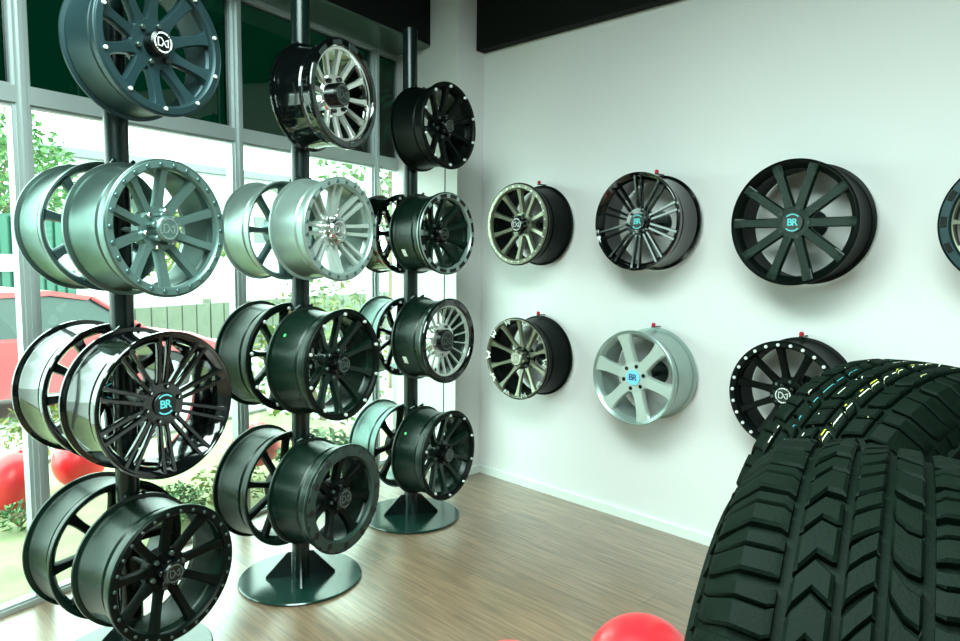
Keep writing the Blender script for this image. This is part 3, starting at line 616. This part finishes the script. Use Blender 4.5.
def shrub(name, loc, rx, rz, n, ls, m, lab, cat='shrub', trunk=.0, group=None):
    e = empty(name, loc); tag(e, lab, cat, group)
    mb = MB(); rnd = random.Random(hash(lab) % 1000 if False else len(lab)*7+int(rx*100))
    for k in range(n):
        while True:
            p = Vector((rnd.uniform(-1, 1), rnd.uniform(-1, 1), rnd.uniform(-1, 1)))
            if .35 < p.length < 1: break
        q = Vector((p.x*rx, p.y*rx, p.z*rz+rz+trunk)); a = Vector((rnd.gauss(0, 1), rnd.gauss(0, 1), rnd.gauss(0, .6))).normalized(); b = a.orthogonal().normalized()
        l = ls*rnd.uniform(.6, 1.3); w_ = l*.45
        mb.add([q-a*l, q-b*w_+a*l*.1, q+a*l, q+b*w_+a*l*.1], [(0, 1, 2, 3)])
    f = mb.obj('foliage', m, e, 0); f['kind'] = 'stuff'
    mb = MB(); mb.tube((0, 0, 0), (0, 0, rz+trunk), max(.012, rx*.05), 8); 
    for k in range(5): mb.tube((0, 0, trunk*.7+rz*.3), (rx*.5*cos(k*1.26), rx*.5*sin(k*1.26), rz*1.2+trunk), max(.006, rx*.02), 6)
    mb.obj('stem', M['trunk'], e)
shrub('shrub', outp(322, 7.2, ZG), .72, .86, 1500, .045, M['leafy'], 'yellow-green bush outside, seen between the middle and far stands')
shrub('shrub', outp(318, 4.9, -.06), .30, .2, 800, .03, M['leafg'], 'low green shrub on the bed behind the middle stand')
shrub('shrub', outp(171, 4.15, -.06), .17, .12, 700, .020, M['leafg'], 'small bright green shrub behind the nearest stand')
shrub('shrub', outp(225, 4.5, -.06), .25, .13, 350, .022, M['leafy'], 'sparse yellowish plant on the bed between two stands')
shrub('shrub', outp(8, 4.0, -.06), .14, .09, 160, .024, M['leafg'], 'small leafy plant outside by the left edge, below the balloon')
shrub('shrub', outp(30, 6.4, ZG), .3, .28, 350, .04, M['leafy'], 'loose shrub by the kerb near the first window post')
shrub('tree', outp(-5, 24, ZG), 2.6, 2.2, 2600, .16, M['leafg'], 'green tree far outside at the left edge', 'tree', 2.4)
shrub('tree', outp(130, 30, ZG), 4.2, 1.5, 2600, .18, M['leafy'], 'pale trees far behind the parked car', 'tree', .8)
shrub('tree', outp(392, 10, ZG), 1.1, 1.2, 1500, .07, M['leafg'], 'green tree outside seen through the narrow last window', 'tree', 2.2)
# far fence, container and building
def oriented_box(name, px, depth, L, T, z0, z1, m, lab, cat, rz=None):
    p = outp(px, depth, 0); e = empty(name, (p.x, p.y, 0), (math.atan2(D2.y, D2.x) if rz is None else rz)); tag(e, lab, cat); return e
e = oriented_box('boundary_fence', 210, 13, 0, 0, 0, 0, None, 'long green-grey fence beyond the car park', 'fence')
mb = MB()
for k in range(60): mb.box(-9+k*.3, -9+k*.3+.27, -.03, .03, ZG, .62)
mb.obj('fence_panel', M['fence'], e, 0)
for k in range(7):
    mb = MB(); mb.box(-9+k*3-.06, -9+k*3+.06, .03, .13, ZG, .70); mb.obj('post', M['fence'], e, 0)
e = oriented_box('shipping_container', -85, 16, 0, 0, 0, 0, None, 'teal container far outside at the left edge', 'container')
mb = MB()
for k in range(24): mb.box(-3+k*.25, -3+k*.25+.17, -1.27, -1.2, .1, 2.35)
mb.box(-3, 3, -1.2, 1.2, .1, 2.4); mb.obj('container_body', M['teal'], e, 0)
mb = MB(); mb.box(-3.05, 3.05, -1.3, 1.3, 1.05, 1.45); mb.obj('white_band', M['buildw'], e, 0)
mb = MB(); mb.box(-2.8, -2.4, -1.1, 1.1, ZG, .1); mb.box(2.4, 2.8, -1.1, 1.1, ZG, .1); mb.obj('support', M['kerb'], e, 0)
e = oriented_box('white_building', 200, 50, 0, 0, 0, 0, None, 'washed-out white building across the car park', 'building')
mb = MB(); mb.box(-14, 16, 0, 6, ZG, 7); mb.obj('walls', M['buildw'], e, 0)
mb = MB(); mb.box(-14.4, 16.4, 3, 6.8, 7, 7.5); mb.box(-14.4, 16.4, -.8, 3, 7, 7.5); mb.obj('roof', M['buildg'], e, 0)
for k in range(8):
    mb = MB(); mb.box(-12.5+k*3.5, -10.8+k*3.5, -.05, .02, 2.2, 4.2); mb.obj('window', M['buildg'], e, 0)

# parked car
def car(loc, rz):
    e = empty('parked_car', loc, rz); tag(e, 'red car parked outside the left windows', 'car')
    W_ = .84
    low = [(-2.0, .32), (-2.05, .55), (-2.0, .82), (-1.75, .93), (-.9, .95), (.85, .93), (1.6, .84), (1.98, .68), (2.05, .48), (2.0, .30)]
    def arch(cx): return [(cx+.36*cos(PI*i/8), .30+.34*sin(PI*i/8)) for i in range(9)]
    prof = low+arch(1.25)+arch(-1.25)
    mb = MB(); n = len(prof)
    for wy, ins in ((-W_, .03), (-W_+.06, 0), (W_-.06, 0), (W_, .03)):
        for (x, z) in prof: mb.v.append((x*(1-ins), wy, z-(ins if z > .7 else 0)))
    for j in range(3):
        for i in range(n): mb.f.append((j*n+i, j*n+(i+1) % n, (j+1)*n+(i+1) % n, (j+1)*n+i))
    mb.f.append(tuple(range(n))[::-1]); mb.f.append(tuple(range(3*n, 4*n)))
    mb.obj('body', M['carred'], e, 30)
    gh = [(-1.85, .92), (-1.45, 1.30), (-.9, 1.44), (-.1, 1.45), (.35, 1.36), (1.0, .92)]
    mb = MB(); n = len(gh)
    for wy, top in ((-W_+.07, 0), (-W_+.2, 1), (W_-.2, 1), (W_-.07, 0)):
        for (x, z) in gh: mb.v.append((x, wy if z < 1 else (wy if top else wy*.82), z))
    for j in range(3):
        for i in range(n): mb.f.append((j*n+i, j*n+(i+1) % n, (j+1)*n+(i+1) % n, (j+1)*n+i))
    mb.f.append(tuple(range(n))[::-1]); mb.f.append(tuple(range(3*n, 4*n)))
    mb.obj('glasshouse', M['carglass'], e, 20)
    mb = MB(); mb.prism([(-1.47, 1.30), (-.9, 1.45), (-.1, 1.46), (.37, 1.37), (.30, 1.33), (-.1, 1.40), (-.9, 1.39), (-1.40, 1.25)], -.66, .66, lambda x, z, y: (x, y, z)); mb.obj('roof', M['carred'], e, 30)
    for sy in (-1, 1):
        mb = MB()
        for (xa, za, xb, zb) in ((.98, .92, .36, 1.36), (-.35, .93, -.38, 1.42), (-1.83, .92, -1.42, 1.30), (-1.15, .93, -1.1, 1.40)):
            mb.tube((xa, sy*(W_-.065), za), (xb, sy*(W_-.17), zb), .03, 6)
        mb.obj('pillar', M['carred'], e)
    for cx in (-1.25, 1.25):
        for sy in (-1, 1):
            w_ = empty('x', (0, 0, 0)); bpy.data.objects.remove(w_)
            mb = MB(); mb.lathe([(-.1, 0), (-.1, .29), (-.08, .31), (.08, .31), (.1, .29), (.1, .2), (.08, 0)], 28, fn=lambda x, y, z: (cx+y, sy*(W_-.12+x), .31+z)); wo = mb.obj('wheel', M['tyreblk'], e)
            mb = MB(); mb.lathe([(.08, 0), (.08, .2), (.104, .19), (.1, 0)], 20, fn=lambda x, y, z: (cx+y, sy*(W_-.12+x), .31+z)); mb.obj('hubcap', M['silver'], wo)
        
    mb = MB(); mb.box(1.93, 2.03, -.8, -.5, .58, .70); mb.obj('headlight', M['boltw'], e, 0)
    mb = MB(); mb.box(-2.04, -1.94, -.8, -.55, .6, .8); mb.obj('tail_light', M['red'], e, 0)
pc = outp(35, 8.6, ZG); car(pc, math.atan2(D2.y, D2.x)+R_(-4))

# ------------------------------------------------------------------ light
sc = bpy.context.scene
wd = bpy.data.worlds.new('daylight'); sc.world = wd; wd.use_nodes = True
bg = wd.node_tree.nodes['Background']; bg.inputs['Color'].default_value = (.76, 1.0, .91, 1); bg.inputs['Strength'].default_value = 5.2
def area(name, loc, sx, sy, power, colr=(.76, 1., .93), rot=(0, 0, 0)):
    l = bpy.data.lights.new(name, 'AREA'); l.shape = 'RECTANGLE'; l.size = sx; l.size_y = sy; l.energy = power; l.color = colr
    o = bpy.data.objects.new(name, l); col.objects.link(o); o.location = loc; o.rotation_euler = rot; return o
area('ceiling_fill', (-1.0, .2, 3.43), 2.4, 1.6, 155)  # unseen soft fill added under the ceiling to brighten the room
area('ceiling_fill', (.8, -1.5, 3.43), 2.4, 1.6, 105)  # second unseen fill, added farther back to soften shadows under wall wheels
vs = sc.view_settings; vs.view_transform = 'Standard'; vs.look = 'None'; vs.exposure = .9; vs.gamma = 1; vs.use_curve_mapping = False
sc.cycles.max_bounces = 8; sc.cycles.transparent_max_bounces = 12
sc.cycles.caustics_reflective = False; sc.cycles.caustics_refractive = False
